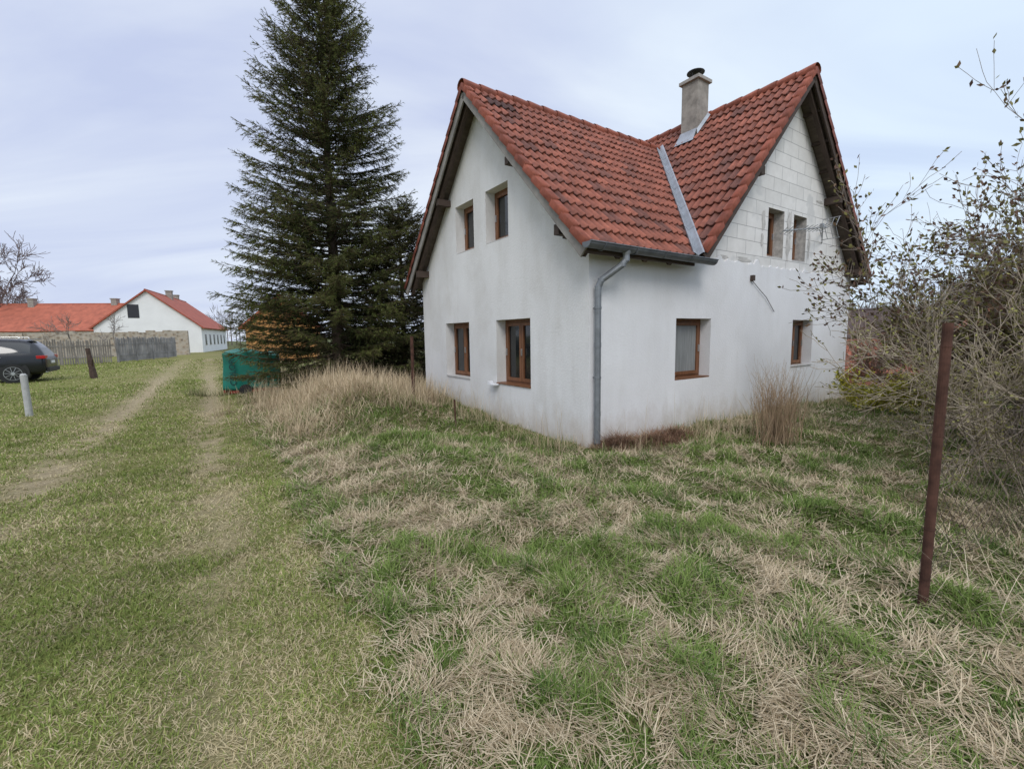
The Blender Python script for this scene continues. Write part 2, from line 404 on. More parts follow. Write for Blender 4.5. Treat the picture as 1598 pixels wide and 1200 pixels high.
mb=MB(); mb.add([(2.1,5.6,2.7),(8.7,5.6,2.7),(XC,5.6,RC-TH)],[(0,1,2)],0); mb.obj('back_gable',[pl],house)
mb=MB(); wallface(mb,(2.0,8.9),(2.76,6.5),uh,lambda u,z:(u,.025,z),0)
o=mb.obj('block_gable',[bk],house); clipobj(o,[((XC,0,RC-TH),(MC,0,1)),((XC,0,RC-TH),(-MC,0,1))])
mb=MB(); reveals(mb,uh,lambda u,z,d:(u,.025+d,z),.31,0)
mb.obj('block_reveals',[rough_mortar],house)
mb=MB(); xs=np.arange(2.27,8.56,.07)
hz=[2.80+.01+.06*random.random()*(1+ (random.random()<.15)*1.2) for _ in xs]
for a,b_,h0,h1 in zip(xs[:-1],xs[1:],hz[:-1],hz[1:]):
    mb.add([(a,0,2.80),(b_,0,2.80),(b_,0,h1),(a,0,h0)],[(0,1,2,3)],0)
    mb.add([(a,0,h0),(b_,0,h1),(b_,.025,h1),(a,.025,h0)],[(0,1,2,3)],0)
mb.obj('plaster_edge',[pl],house)
mb=MB()
for u0,u1,z0,z1 in ((4.40,4.50,3.15,3.45),(4.42,4.55,3.45,3.9),(5.36,5.55,2.98,4.02),(6.30,6.40,3.1,3.7),(3.0,3.35,2.86,2.93),(3.6,4.1,2.86,2.95),(6.6,6.9,4.3,4.36)):
    k=18; pts=[((u0+u1)/2+(u1-u0)/2*math.cos(t)*random.uniform(.5,1.35),(z0+z1)/2+(z1-z0)/2*math.sin(t)*random.uniform(.7,1.1)) for t in np.linspace(0,2*math.pi,k,endpoint=False)]
    mb.add([(p[0],.018,p[1]) for p in pts],[tuple(range(k))],0)
mb.obj('mortar_patches',[simple('mortar_smear',(.52,.50,.47),.95,.22,12,bmp=.4)],house)

# windows
wood=simple('window_wood',(.18,.078,.036),.45,.3,3,vscale=(6,6,1),bmp=.1)
gl,nt,b=newmat('window_glass'); b.inputs['Base Color'].default_value=(.012,.014,.015,1); b.inputs['Roughness'].default_value=.06
b.inputs['Specular IOR Level'].default_value=.6
cur=simple('curtain_behind_glass',(.24,.25,.25),.3,.25,4,vscale=(14,14,.7),bmp=0,spec=.6)
sillm=simple('window_sill',(.5,.49,.47),.7,.15,6)
handle=simple('handle',(.6,.6,.6),.3,.05,2,.8,0)
def window(name,h,fn,dbl,cm=None,d0=.20,sillwood=False):
    u0,u1,z0,z1=h; mb=MB()
    B=lambda a,b_,c,d,e,f,m:mb.box(fn(a,c,e),fn(b_,d,f),m)
    fw=.055; a,b_,c,d=u0-.005,u1+.005,z0-.005,z1+.005
    B(a,a+fw,c,d,d0,d0+.07,0);B(b_-fw,b_,c,d,d0,d0+.07,0);B(a+fw,b_-fw,c,c+fw,d0+.001,d0+.07,0);B(a+fw,b_-fw,d-fw,d,d0+.001,d0+.07,0)
    cells=[(a+fw+.004,(a+b_)/2-.003),((a+b_)/2+.003,b_-fw-.004)] if dbl else [(a+fw+.004,b_-fw-.004)]
    for p,q in cells:
        s=.058; e=d0-.018; f=d0+.04; zc,zd=c+fw+.004,d-fw-.004
        B(p,p+s,zc,zd,e,f,0);B(q-s,q,zc,zd,e,f,0);B(p+s,q-s,zc,zc+s,e+.001,f,0);B(p+s,q-s,zd-s,zd,e+.001,f,0)
        B(p+s,q-s,zc+s,zd-s,d0+.012,d0+.018,1)
        if cm is not None:
            B(p+s,q-s,zc+s,zd-s,d0+.006,d0+.010,2)
        B(q-s*.6,q-s*.4,(zc+zd)/2-.06,(zc+zd)/2+.06,e-.03,e,3)
    B(u0+.002,u1-.002,z0,z0+.022,-.02 if dbl else .0,d0-.02,0 if sillwood else 4)
    B(u0,u1,z0,z1,.295,.30,5)
    mb.obj(name,[wood,gl,cur,handle,sillm,gl],house,bevel=.004)
gf=lambda u,z,d:(d,u,z); lf_=lambda u,z,d:(u,d,z); uf=lambda u,z,d:(u,d+.025,z)
for i,h in enumerate(gh): window('window_gable_%d'%i,h,gf,i<2,sillwood=(i==1))
window('window_front_0',lh[0],lf_,False,1,sillwood=True); window('window_front_1',lh[1],lf_,True)
for i,h in enumerate(uh): window('window_block_%d'%i,h,uf,False)
mb=MB(); mb.box((-.13,2.30,.70),(-.02,2.52,.73),0); mb.box((-.13,2.44,.73),(-.05,2.52,.77),0)
mb.obj('sill_bracket',[simple('white_plastic',(.75,.76,.78),.5,.05,3)],house,bevel=.005)

# roof tiles (double-roll pantiles)
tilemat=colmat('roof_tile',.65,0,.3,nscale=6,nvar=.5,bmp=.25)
def tiles(name,E,X_,U_,width,length,rows,cut=None,seed=1):
    rg=np.random.default_rng(seed); E=np.array(E,float);X_=np.array(X_,float);U_=np.array(U_,float);U_/=np.linalg.norm(U_)
    Nn=np.cross(X_,U_); Nn*=np.sign(Nn[2]); tw=.30; nc=int(math.ceil(width/tw)); tw=width/nc; rl=length/rows
    tb=TB(); ns=17
    av=np.linspace(0,1,ns); prof=.034*np.clip(np.cos((av-.25)*4*np.pi)+.15,0,1.15)**.8
    for r in range(rows):
        for c in range(nc):
            x0=c*tw; j=rg.normal(0,.003); jx=rg.normal(0,.003); sk=rg.normal(0,.004)
            V=[]
            for (bb,hh) in ((rl*1.02,-.004),(rl*.5,.013),(.012,.030),(0,.024),(0,-.012)):
                for q,a in enumerate(av):
                    V.append(E+X_*(x0+a*tw+jx)+U_*(r*rl+bb+sk*a-.02)+Nn*(hh+prof[q]+j))
            Tt=[]
            for k in range(4):
                for q in range(ns-1):
                    o=k*ns+q; Tt+=[(o,o+1,o+ns+1),(o,o+ns+1,o+ns)]
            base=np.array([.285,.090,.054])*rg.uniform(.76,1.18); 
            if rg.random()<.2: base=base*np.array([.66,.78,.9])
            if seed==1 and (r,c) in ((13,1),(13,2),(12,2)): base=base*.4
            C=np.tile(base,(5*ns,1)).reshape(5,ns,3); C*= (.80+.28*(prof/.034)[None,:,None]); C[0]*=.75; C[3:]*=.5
            tb.add(np.array(V),np.array(Tt),C.reshape(-1,3))
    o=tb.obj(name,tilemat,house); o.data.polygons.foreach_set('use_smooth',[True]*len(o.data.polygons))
    if cut: clipobj(o,cut)
    return o
Vn=Vector((1,-.9506,0)).normalized()
ef=.25; rf=2.82+ef; zf=RF-MF*rf; Lf=rf*math.hypot(1,MF)
tiles('roof_tiles_front',(-.32,-ef,zf),(1,0,0),(0,1,MF),5.4,Lf,15,[((2.272-.09,0,0),Vn)],1)
tiles('roof_tiles_rear',(-.32,5.64+ef,zf),(1,0,0),(0,-1,MF),5.4,Lf,15,[((XC,0,0),(1,0,0))],2)
ec=3.28; zc=RC-MC*ec; Lc=ec*math.hypot(1,MC)
tiles('roof_tiles_cross_a',(XC-ec,-.32,zc),(0,1,0),(1,0,MC),3.14,Lc,16,[((2.272+.09,0,0),-Vn)],3)
tiles('roof_tiles_cross_b',(XC-ec,2.82,zc),(0,1,0),(1,0,MC),3.2,Lc,16,None,4)
tiles('roof_tiles_cross_c',(XC+ec,-.32,zc),(0,1,0),(-1,0,MC),6.34,Lc,16,None,5)
dk=simple('weathered_boards',(.12,.095,.075),.85,.35,3,vscale=(1,1,8))
gw=simple('grey_barge_board',(.24,.225,.205),.8,.3,4)
db=simple('dark_brown_timber',(.065,.045,.035),.8,.3,4)
def deck(name,A,B,C,D,th,cut=None):
    A,B,C,D=[Vector(p) for p in (A,B,C,D)]; n=(B-A).cross(D-A).normalized(); n*= 1 if n.z>0 else -1
    mb=MB(); up=[p-n*.03 for p in (A,B,C,D)]; dn=[p-n*th for p in (A,B,C,D)]
    mb.add(up+dn,[(0,1,2,3),(7,6,5,4),(0,4,5,1),(1,5,6,2),(2,6,7,3),(3,7,4,0)],0)
    o=mb.obj(name,[dk],house)
    if cut: clipobj(o,cut)
deck('deck_front',(-.30,-ef+.04,zf+.04),(5,-ef+.04,zf+.04),(5,YF,RF),(-.30,YF,RF),.085,[((2.272-.02,0,0),Vn)])
deck('deck_rear',(-.30,5.64+ef-.04,zf+.04),(5,5.64+ef-.04,zf+.04),(5,YF,RF),(-.30,YF,RF),.085)
deck('deck_cross_l',(XC-ec+.04,-.30,zc+.04),(XC-ec+.04,2.8,zc+.04),(XC,2.8,RC),(XC,-.30,RC),.085,[((2.272+.02,0,0),-Vn)])
deck('deck_cross_l2',(XC-ec+.04,2.8,zc+.04),(XC-ec+.04,6,zc+.04),(XC,6,RC),(XC,2.8,RC),.085)
deck('deck_cross_r',(XC+ec-.04,-.30,zc+.04),(XC+ec-.04,6,zc+.04),(XC,6,RC),(XC,-.30,RC),.085)
mb=MB()
def rake(p,q,off,w,h,m): mb.beam(Vector(p)+Vector(off),Vector(q)+Vector(off),w,h,m)
bb=.105
rake((-.31,-ef+.02,zf+.02),(-.31,YF,RF),(0,0,-bb*1.35),.028,.15,0); rake((-.31,5.64+ef-.02,zf+.02),(-.31,YF,RF),(.0,0,-bb*1.35),.028,.15,0)
rake((XC-ec+.02,-.31,zc+.02),(XC,-.31,RC),(0,0,-bb*1.3),.028,.13,1); rake((XC+ec-.02,-.31,zc+.02),(XC,-.31,RC),(0,0,-bb*1.3),.028,.13,1)
for x in (-.2,): 
    rake((x,-ef+.1,zf+.1),(x,YF,RF),(0,0,-.21),.07,.12,1); rake((x,5.64+ef-.1,zf+.1),(x,YF,RF),(0,0,-.21),.07,.12,1)
for y in (-.2,):
    rake((XC-ec+.1,y,zc+.1),(XC,y,RC),(0,0,-.21),.07,.12,1); rake((XC+ec-.1,y,zc+.1),(XC,y,RC),(0,0,-.21),.07,.12,1)
x=.35
while x<2.0:
    mb.beam((x,-ef+.03,zf-.11),(x,.0,zf-.11+ef*MF),.08,.11,1); x+=.55
for y in (.35,5.3): mb.box((-.28,y-.05,RF-MF*abs(YF-y)-.42),(.05,y+.05,RF-MF*abs(YF-y)-.28),1)
for y in (1.55,4.1): mb.box((-.28,y-.05,RF-MF*abs(YF-y)-.38),(.05,y+.05,RF-MF*abs(YF-y)-.26),1)
for x in (XC-1.6,XC+1.6,XC+2.9): mb.box((x-.06,-.28,RC-MC*abs(XC-x)-.40),(x+.06,.05,RC-MC*abs(XC-x)-.26),1)
for k in range(7):
    x=XC+.4+k*.42; mb.box((x-.025,-.29,RC-MC*(x-XC)-.20),(x+.025,.02,RC-MC*(x-XC)-.15),1)
mb.box((8.62,-.28,2.66),(8.66,6,2.80),1)
mb.box((-.30,-ef+.0,zf-.13),(1.98,-ef+.028,zf-.02),1)
mb.obj('roof_timbers',[gw,db],house)
rt=TB()
def ridge(p,q,n):
    p=np.array(p);q=np.array(q);d=(q-p)/np.linalg.norm(q-p);sd=np.array([-d[1],d[0],0]);L=np.linalg.norm(q-p)/n
    for i in range(n):
        a=p+d*(i*L-.03);b_=p+d*((i+1)*L); V=[];K=9
        for (pt,r) in ((a,.125),(a+d*.05,.128),(b_,.105)):
            for k in range(K):
                t=math.radians(-35)+math.radians(250)*k/(K-1); V.append(pt+sd*(r*math.cos(t))+np.array([0,0,1])*(r*.8*math.sin(t)-.045))
        T=[]
        for s_ in range(2):
            for k in range(K-1): o=s_*K+k; T+=[(o,o+1,o+K+1),(o,o+K+1,o+K)]
        rt.add(np.array(V),np.array(T),np.array([.28,.086,.052])*R.uniform(.8,1.2))
ridge((-.34,YF,RF+.03),(4.9,YF,RF+.03),15); ridge((XC,-.34,RC+.03),(XC,6.0,RC+.03),18)
for (p,q,n) in (((-.34,-ef,zf),(-.34,YF,RF),15),((-.34,5.64+ef,zf),(-.34,YF,RF),15),((XC-ec,-.34,zc),(XC,-.34,RC),16),((XC+ec,-.34,zc),(XC,-.34,RC),16)):
    p=np.array(p);q=np.array(q);d=(q-p)/np.linalg.norm(q-p);L=np.linalg.norm(q-p)/n
    o_=np.array([-1,0,0]) if abs(p[0]-q[0])<1e-6 else np.array([0,-1,0]); up=np.cross(d,o_); up*=np.sign(up[2])
    for i in range(n):
        a=p+d*(i*L-.02);b_=p+d*((i+1)*L+.01);V=[]
        for pt,h in ((a,.060),(b_,.035)):
            V+=[pt+up*(h-.10)+o_*.015,pt+up*(h-.01)+o_*.018,pt+up*h,pt+up*h-o_*.09]
        T=[(0,1,5),(0,5,4),(1,2,6),(1,6,5),(2,3,7),(2,7,6),(0,3,2),(0,2,1)]
        rt.add(np.array(V),np.array(T),np.array([.27,.078,.047])*R.uniform(.75,1.2))
rt.obj('ridge_and_verge_tiles',tilemat,house)
zinc=simple('zinc',(.34,.36,.385),.5,.2,5,.5,.05)
zincd=simple('downpipe_metal',(.22,.235,.25),.5,.22,7,.5,.05)
gz=simple('gutter_metal',(.15,.16,.17),.5,.25,6,.5,.1)
mb=MB(); vp=lambda y:np.array([2.272+.9506*y,y,3.007+1.04*y])
ys=np.linspace(-.30,2.80,7)
rows=[(-.115,0,.06),(-.11,0,.105),(-.085,0,.105),(0,0,.07),(0,-.085,.105),(0,-.11,.105),(0,-.115,.06)]
for a,b_ in zip(ys[:-1],ys[1:]):
    P,Q=vp(a),vp(b_)
    v=[P+np.array(o)+(0,0,.004) for o in rows]+[Q+np.array(o) for o in rows]
    mb.add(v,[(k,k+1,k+8,k+7) for k in range(6)],0)
mb.obj('valley_flashing',[zinc],house)
mb=MB(); K=9; gx0,gx1=-.36,2.36; gy_,gz_=-ef-.075,zf-.01; r=.075
V=[]
for x in (gx0,gx1):
    for rr in (r,r-.008):
        for k in range(K): t=math.pi+math.pi*k/(K-1); V.append((x,gy_+rr*math.cos(t),gz_+rr*math.sin(t)-(x-gx0)*.008))
F=[]
for k in range(K-1): F+=[(k,k+1,2*K+k+1,2*K+k),(K+k+1,K+k,3*K+k,3*K+k+1)]
F+=[tuple(range(K)),tuple(range(2*K,3*K)),(0,K,3*K,2*K),(K-1,2*K-1,4*K-1,3*K-1)]
mb.add(V,F,0); mb.cyl((gx0,gy_-r,gz_),(gx1,gy_-r,gz_-.02),.011,n=8)
for x in np.arange(-.1,2.3,.6):
    for k in range(K-1):
        t=math.pi+math.pi*k/(K-1);t2=math.pi+math.pi*(k+1)/(K-1);rr=r+.006
        mb.beam((x,gy_+rr*math.cos(t),gz_+rr*math.sin(t)),(x,gy_+rr*math.cos(t2),gz_+rr*math.sin(t2)),.03,.006,up=(1,0,0))
mb.obj('gutter',[gz],house)
mb=MB(); px,py=.085,-.085
path=[(.36,gy_,gz_-.05),(.36,gy_,gz_-.16),(.32,gy_+.03,gz_-.23),(px+.03,py-.03,gz_-.42),(px,py,gz_-.52),(px,py,.08)]
for a,b_ in zip(path[:-1],path[1:]): mb.cyl(a,b_,.045,n=14)
for p in path[1:-1]: 
    mb.cyl(Vector(p)-Vector((0,0,.025)),Vector(p)+Vector((0,0,.025)),.048,n=14)
mb.cyl(path[0],Vector(path[0])+Vector((0,0,-.06)),.06,.045,n=14)
for z in (1.95,1.0): 
    mb.cyl((px,py,z-.015),(px,py,z+.015),.051,n=14); mb.beam((px,py,z),(px,.0,z),.015,.015)
for z in (1.45,.5): mb.cyl((px,py,z-.03),(px,py,z+.03),.0485,n=14)
mb.obj('downpipe',[zincd],house,smooth=False)
chm=simple('chimney_render',(.30,.275,.24),.95,.3,7,bmp=.5)
mb=MB(); cx,cy=5.10,1.98
mb.box((cx-.2,cy-.2,5.5),(cx+.2,cy+.2,7.08),0); mb.box((cx-.25,cy-.25,7.08),(cx+.25,cy+.25,7.15),1)
mb.cyl((cx,cy,7.15),(cx,cy,7.25),.11,n=16,m=2); mb.cyl((cx,cy,7.32),(cx,cy,7.335),.19,n=20,m=2); mb.cyl((cx,cy,7.335),(cx,cy,7.39),.19,.05,n=20,m=2)
for k in range(4): t=k*math.pi/2; mb.beam((cx+.1*math.cos(t),cy+.1*math.sin(t),7.23),(cx+.13*math.cos(t),cy+.13*math.sin(t),7.33),.015,.01,m=2)
zr=lambda x:RC-MC*(XC-x)
mb.add([(cx-.26,cy-.26,zr(cx-.26)+.085),(cx+.20,cy-.26,zr(cx+.20)+.085),(cx+.20,cy-.204,zr(cx+.20)+.16),(cx-.204,cy-.204,zr(cx-.204)+.16)],[(0,1,2,3)],3)
mb.add([(cx-.38,cy-.24,zr(cx-.38)+.08),(cx-.204,cy-.204,zr(cx-.2)+.18),(cx-.204,cy+.204,zr(cx-.2)+.18),(cx-.38,cy+.24,zr(cx-.38)+.08)],[(0,1,2,3)],3)
mb.obj('chimney',[chm,simple('chimney_cap_slab',(.35,.33,.30),.9,.2,9),simple('dark_metal_cowl',(.06,.06,.065),.5,.2,5,.6,0),zinc],house,bevel=.006)
mb=MB(); mb.box((4.05,-.06,2.53),(4.12,0,2.63),0)
pp=[(4.1,-.02,2.53),(4.35,-.03,2.38),(4.6,-.03,2.25),(4.95,-.02,1.98)]
for a,b_ in zip(pp[:-1],pp[1:]): mb.cyl(a,b_,.006,n=5)
mb.box((-.10,.33,2.93),(0,.43,3.02),0)
mb.obj('cable_box',[db],house)
alu=simple('aerial_metal',(.34,.35,.36),.5,.1,5,.4,0)
mb=MB()
mb.cyl((6.95,.02,3.72),(5.75,-.46,3.60),.014,n=8); mb.cyl((6.95,.02,3.50),(6.3,-.24,3.63),.010,n=8)
A=Vector((5.95,-.46,3.62)); B_=Vector((4.15,-.50,3.34))
mb.cyl(A,B_,.012,n=8)
for k in range(11):
    p=A.lerp(B_,k/10); hh_=.15-.008*k; mb.cyl(p+Vector((0,-hh_,.05)),p+Vector((0,hh_*.9,-.05)),.006,n=6)
for s in (-1,1):
    for t in (-.14,-.05,.05,.14):
        mb.cyl(A+Vector((.03,t,.015*s)),A+Vector((.17,t,.20*s)),.006,n=6)
    mb.cyl(A+Vector((.17,-.16,.20*s)),A+Vector((.17,.16,.20*s)),.007,n=6)
mb.box(A+Vector((-.26,-.03,-.04)),A+Vector((-.2,.03,.04)))
mb.obj('tv_aerial',[alu],house)

# ------------------------------------------------------------ spruce
needle=colmat('needles',.7,.15,.2); bark=(.10,.075,.055)
def spruce(name,bx,by,height,prof_z,prof_r,dens,seed,mul=1.0):
    global R
    R=np.random.default_rng(seed); bz=float(H(np.array(bx),np.array(by)))-.1
    par=empty(name,(bx,by,bz)); tb=TB(); S=[]
    for k in range(14):
        z0=height*k/14;z1=height*(k+1)/14; r=lambda z:.17*(1-z/height)**.8*height/10+.01
        S.append([0,0,z0,0,0,z1,r(z0),r(z1)])
    TP=[];TD=[];TL=[]
    z=.30
    while z<height-.1:
        nb=int(dens*(6+3*R.random())); 
        for _ in range(nb):
            zz=z+R.uniform(-.12,.12); Rm=np.interp(zz,prof_z,prof_r)*R.choice([R.uniform(.5,.8),R.uniform(.8,1.12)],p=[.4,.6]); az=R.uniform(0,2*np.pi)
            f=zz/height; a=-.28+1.0*f**1.5+R.normal(0,.07); b_=.24-.1*f
            q=np.linspace(0,1,7); hd=np.array([np.cos(az),np.sin(az)])
            pts=np.stack([hd[0]*q*Rm,hd[1]*q*Rm,zz+Rm*(a*q+b_*q*q)],1)
            for i in range(6): S.append([*pts[i],*pts[i+1],.018*(1-q[i])*Rm/2+.004,.018*(1-q[i+1])*Rm/2+.003])
            n=int(Rm*24)+5
            t=R.uniform(.10,1,n)**.7; P=np.stack([np.interp(t,q,pts[:,j]) for j in range(3)],1)
            side=R.choice([-1,1],n); sp_=R.uniform(.4,1.15,n)*side
            dx=np.cos(az+sp_);dy=np.sin(az+sp_)
            D=np.stack([dx,dy,R.uniform(-.75,.15,n)+.35*f],1); D/=np.linalg.norm(D,axis=1,keepdims=True)
            L=(.15+.40*Rm/2.5*(1-t*.70))*R.uniform(.6,1.15,n)
            P=np.vstack([P,pts[-1:]-.1*(pts[-1:]-pts[-2:-1])]);D=np.vstack([D,(pts[-1:]-pts[-2:-1])/np.linalg.norm(pts[-1]-pts[-2])]);L=np.append(L,.22)
            TP.append(P);TD.append(D);TL.append(L)
        z+=.17+.05*R.random()
    TP.append(np.array([[.0,0,height-.25]]));TD.append(np.array([[0,0,1.]]));TL.append(np.array([.5]))
    TP=np.vstack(TP);TD=np.vstack(TD);TL=np.concatenate(TL)
    tb.segs(S,bark,5)
    tb.segs(np.hstack([TP,TP+TD*TL[:,None],np.full((len(TP),1),.006),np.full((len(TP),1),.003)]),(.12,.09,.05),3)
    rep=np.maximum(7,(TL*44).astype(int)); idx=np.repeat(np.arange(len(TP)),rep); n=len(idx)
    t=R.random(n); rad=R.normal(size=(n,3)); rad-=TD[idx]*np.sum(rad*TD[idx],1,keepdims=True); rad/=np.linalg.norm(rad,axis=1,keepdims=True)
    D=TD[idx]*R.uniform(.5,1.0,(n,1))+rad*.8; D/=np.linalg.norm(D,axis=1,keepdims=True)
    P=TP[idx]+TD[idx]*(TL[idx]*t)[:,None]; L=R.uniform(.045,.08,n)
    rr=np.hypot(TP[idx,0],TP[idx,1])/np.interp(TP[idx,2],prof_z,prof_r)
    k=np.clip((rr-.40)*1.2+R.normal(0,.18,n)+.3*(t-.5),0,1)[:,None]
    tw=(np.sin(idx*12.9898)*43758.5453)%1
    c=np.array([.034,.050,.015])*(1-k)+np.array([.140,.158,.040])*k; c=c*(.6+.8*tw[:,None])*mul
    sd=np.cross(D,rad+R.normal(0,.3,(n,3)));sd/=np.linalg.norm(sd,axis=1,keepdims=True)+1e-9
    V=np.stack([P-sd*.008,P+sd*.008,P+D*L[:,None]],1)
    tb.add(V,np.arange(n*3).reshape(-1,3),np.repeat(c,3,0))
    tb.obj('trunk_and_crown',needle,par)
spruce('spruce_tree',-4.95,12.8,10.7,[0,.8,2.2,3.3,5.4,7.1,8.8,9.8,10.7],[2.1,2.5,2.65,2.35,1.95,1.7,1.25,.85,.15],2.1,11)
spruce('spruce_tree.001',-3.35,14.0,5.6,[0,1,3,4.8,5.6],[1.7,1.8,1.4,.7,.1],2.0,12,.45)
R=np.random.default_rng(99)

# ------------------------------------------------------------ shrubs and bare trees
barkm=colmat('bark_and_leaf',.85,.1,.15)
def grow(S,tips,p,d,L,r,depth,spread=.6,up=.1,nseg=4,kids=(3,5),shrink=.62,wob=.18):
    d=d/np.linalg.norm(d)
    for i in range(nseg):
        d=d+R.normal(0,wob,3)+np.array([0,0,up]); d/=np.linalg.norm(d)
        q=p+d*L/nseg; r1=r*(1-.55/nseg*(1)) ; S.append([*p,*q,r,r1]); 
        if depth<=1: tips.append((q,d.copy()))
        p=q; r=r1
        if depth>0 and i>=1-(depth<2):
            for _ in range(int(R.integers(kids[0],kids[1]+1))//2+ (i==nseg-1)):
                e=d+R.normal(0,spread,3); grow(S,tips,p,e,L*shrink*R.uniform(.7,1.15),r*.6,depth-1,spread,up,nseg,kids,shrink,wob)
def shrub(name,x,y,n,h,lean,r0,leafcol,leafn,leafL,leafW,barkc,depth=3,base=.25,spread=.5,up=.06,bias=(0,0)):
    z=float(H(np.array(x),np.array(y)))-.05; par=empty(name,(x,y,z)); S=[];tips=[]
    for i in range(n):
        az=R.uniform(0,2*np.pi); d=np.array([lean*np.cos(az)+bias[0],lean*np.sin(az)+bias[1],1.])
        grow(S,tips,np.array([R.normal(0,base),R.normal(0,base),0.]),d,h*R.uniform(.28,.55),r0*R.uniform(.6,1.1),depth,spread,up)
    tb=TB(); S=np.array(S); S[:,6:]=np.maximum(S[:,6:],.0026); tb.segs(S,barkc,4,.3)
    if leafn:
        P=np.array([t[0] for t in tips]);D=np.array([t[1] for t in tips])
        k=R.integers(0,len(P),int(len(P)*leafn)); 
        lc=np.array(leafcol); cols=lc[R.integers(0,len(lc),len(k))]
        tb.leaves(P[k]+R.normal(0,.012,(len(k),3)),D[k]+R.normal(0,.7,(len(k),3)),R.uniform(.6,1.3,len(k))*leafL,leafW,cols,.3)
    tb.obj('branches',barkm,par); return par
lil=[(.17,.155,.055),(.21,.20,.075),(.16,.105,.065),(.13,.08,.06)]
shrub('lilac_shrub',7.0,5.3,26,4.1,.55,.026,lil,1.0,.07,.036,(.28,.235,.19),3,.5,.45,.08)
shrub('lilac_shrub.001',10.3,9.0,18,3.2,.75,.022,lil,.8,.06,.03,(.26,.22,.185),3,.5)
shrub('lilac_shrub.002',5.2,3.7,24,2.2,.7,.012,[(.24,.23,.08),(.18,.16,.07)],.6,.035,.018,(.36,.30,.225),3,.35)
shrub('lilac_shrub.003',4.2,2.5,14,1.3,.9,.008,[(.24,.23,.08),(.18,.16,.07)],.4,.03,.015,(.40,.33,.25),2,.3)
shrub('lilac_shrub.004',7.9,7.0,14,2.3,.7,.018,lil,.8,.055,.028,(.27,.225,.18),3,.35)
shrub('forsythia_shrub',7.3,8.75,13,1.05,.8,.009,[(.44,.40,.05),(.28,.29,.05),(.49,.44,.07)],2.1,.055,.028,(.25,.2,.1),2)
shrub('bare_shrub',9.4,11.4,14,2.0,.6,.010,[(.2,.13,.08)],.3,.04,.02,(.22,.15,.12),3,.4)
q=(3.8,6.30); par=empty('dry_stalk_bush',(q[0],q[1],float(H(np.array(q[0]),np.array(q[1])))-.03)); S=[];tp=[]
for i in range(150):
    az=R.uniform(0,6.28); t=R.uniform(.02,.38); grow(S,tp,np.array([R.normal(0,.13),R.normal(0,.11),0.]),np.array([t*np.cos(az),t*np.sin(az),1.]),R.uniform(.5,.95),.0055,1,.28,.05,4,(1,2),.4,.07)
tb=TB(); tb.segs(S,(.43,.31,.20),3,.3); tb.obj('stalks',barkm,par)
def baretree(name,x,y,h,r,depth=4,c=(.17,.145,.13)):
    z=float(H(np.array(x),np.array(y))); par=empty(name,(x,y,z)); S=[];tp=[]
    grow(S,tp,np.zeros(3),np.array([0,0,1.]),h*.42,r,depth,.62,.05,4,(3,4),.62,.1)
    S=np.array(S); S[:,6:]=np.maximum(S[:,6:],.010 if h<8 else .030)
    tb=TB(); tb.segs(S,c,3,.2); tb.obj('branches',barkm,par)
baretree('bare_tree',-69,62,16,.3,4,(.22,.175,.165))
baretree('bare_tree.001',-80,70,17,.3,4,(.22,.175,.165))
baretree('bare_tree.002',-33.5,34.5,5.2,.07,3,(.24,.21,.19))
baretree('bare_tree.003',-36,41,5.0,.07,3,(.24,.21,.19))
tb=TB(); S=[]
def dtree(x,y,h,cr):
    z=float(H(np.array(x),np.array(y))); S.append([x,y,z,x,y,z+h*.6,.02*h,.012*h])
    n=130; u=R.normal(size=(n,3)); u/=np.linalg.norm(u,axis=1,keepdims=True); rr=R.random(n)**.5
    P=np.array([x,y,z+h*.6])+u*rr[:,None]*np.array([cr,cr,h*.42]); D=u+np.array([0,0,.6])
    Q=P+D*h*.09*R.uniform(.5,1.2,(n,1))
    for a,b_ in zip(P,Q): S.append([*a,*b_,.006*h,.002*h])
for i in range(16): 
    y=R.uniform(95,130); a=-.60+R.uniform(-.06,.10); dtree(a*y,y,R.uniform(7,10),3.2)
for i in range(130):
    a=R.uniform(.72,1.5); y=R.uniform(50,150); dtree(a*y,y,R.uniform(8,13)*(.75+.45*(a>.95)),4)
tb.segs(S,(.15,.125,.105),3,.35); tb.obj('distant_trees',barkm)

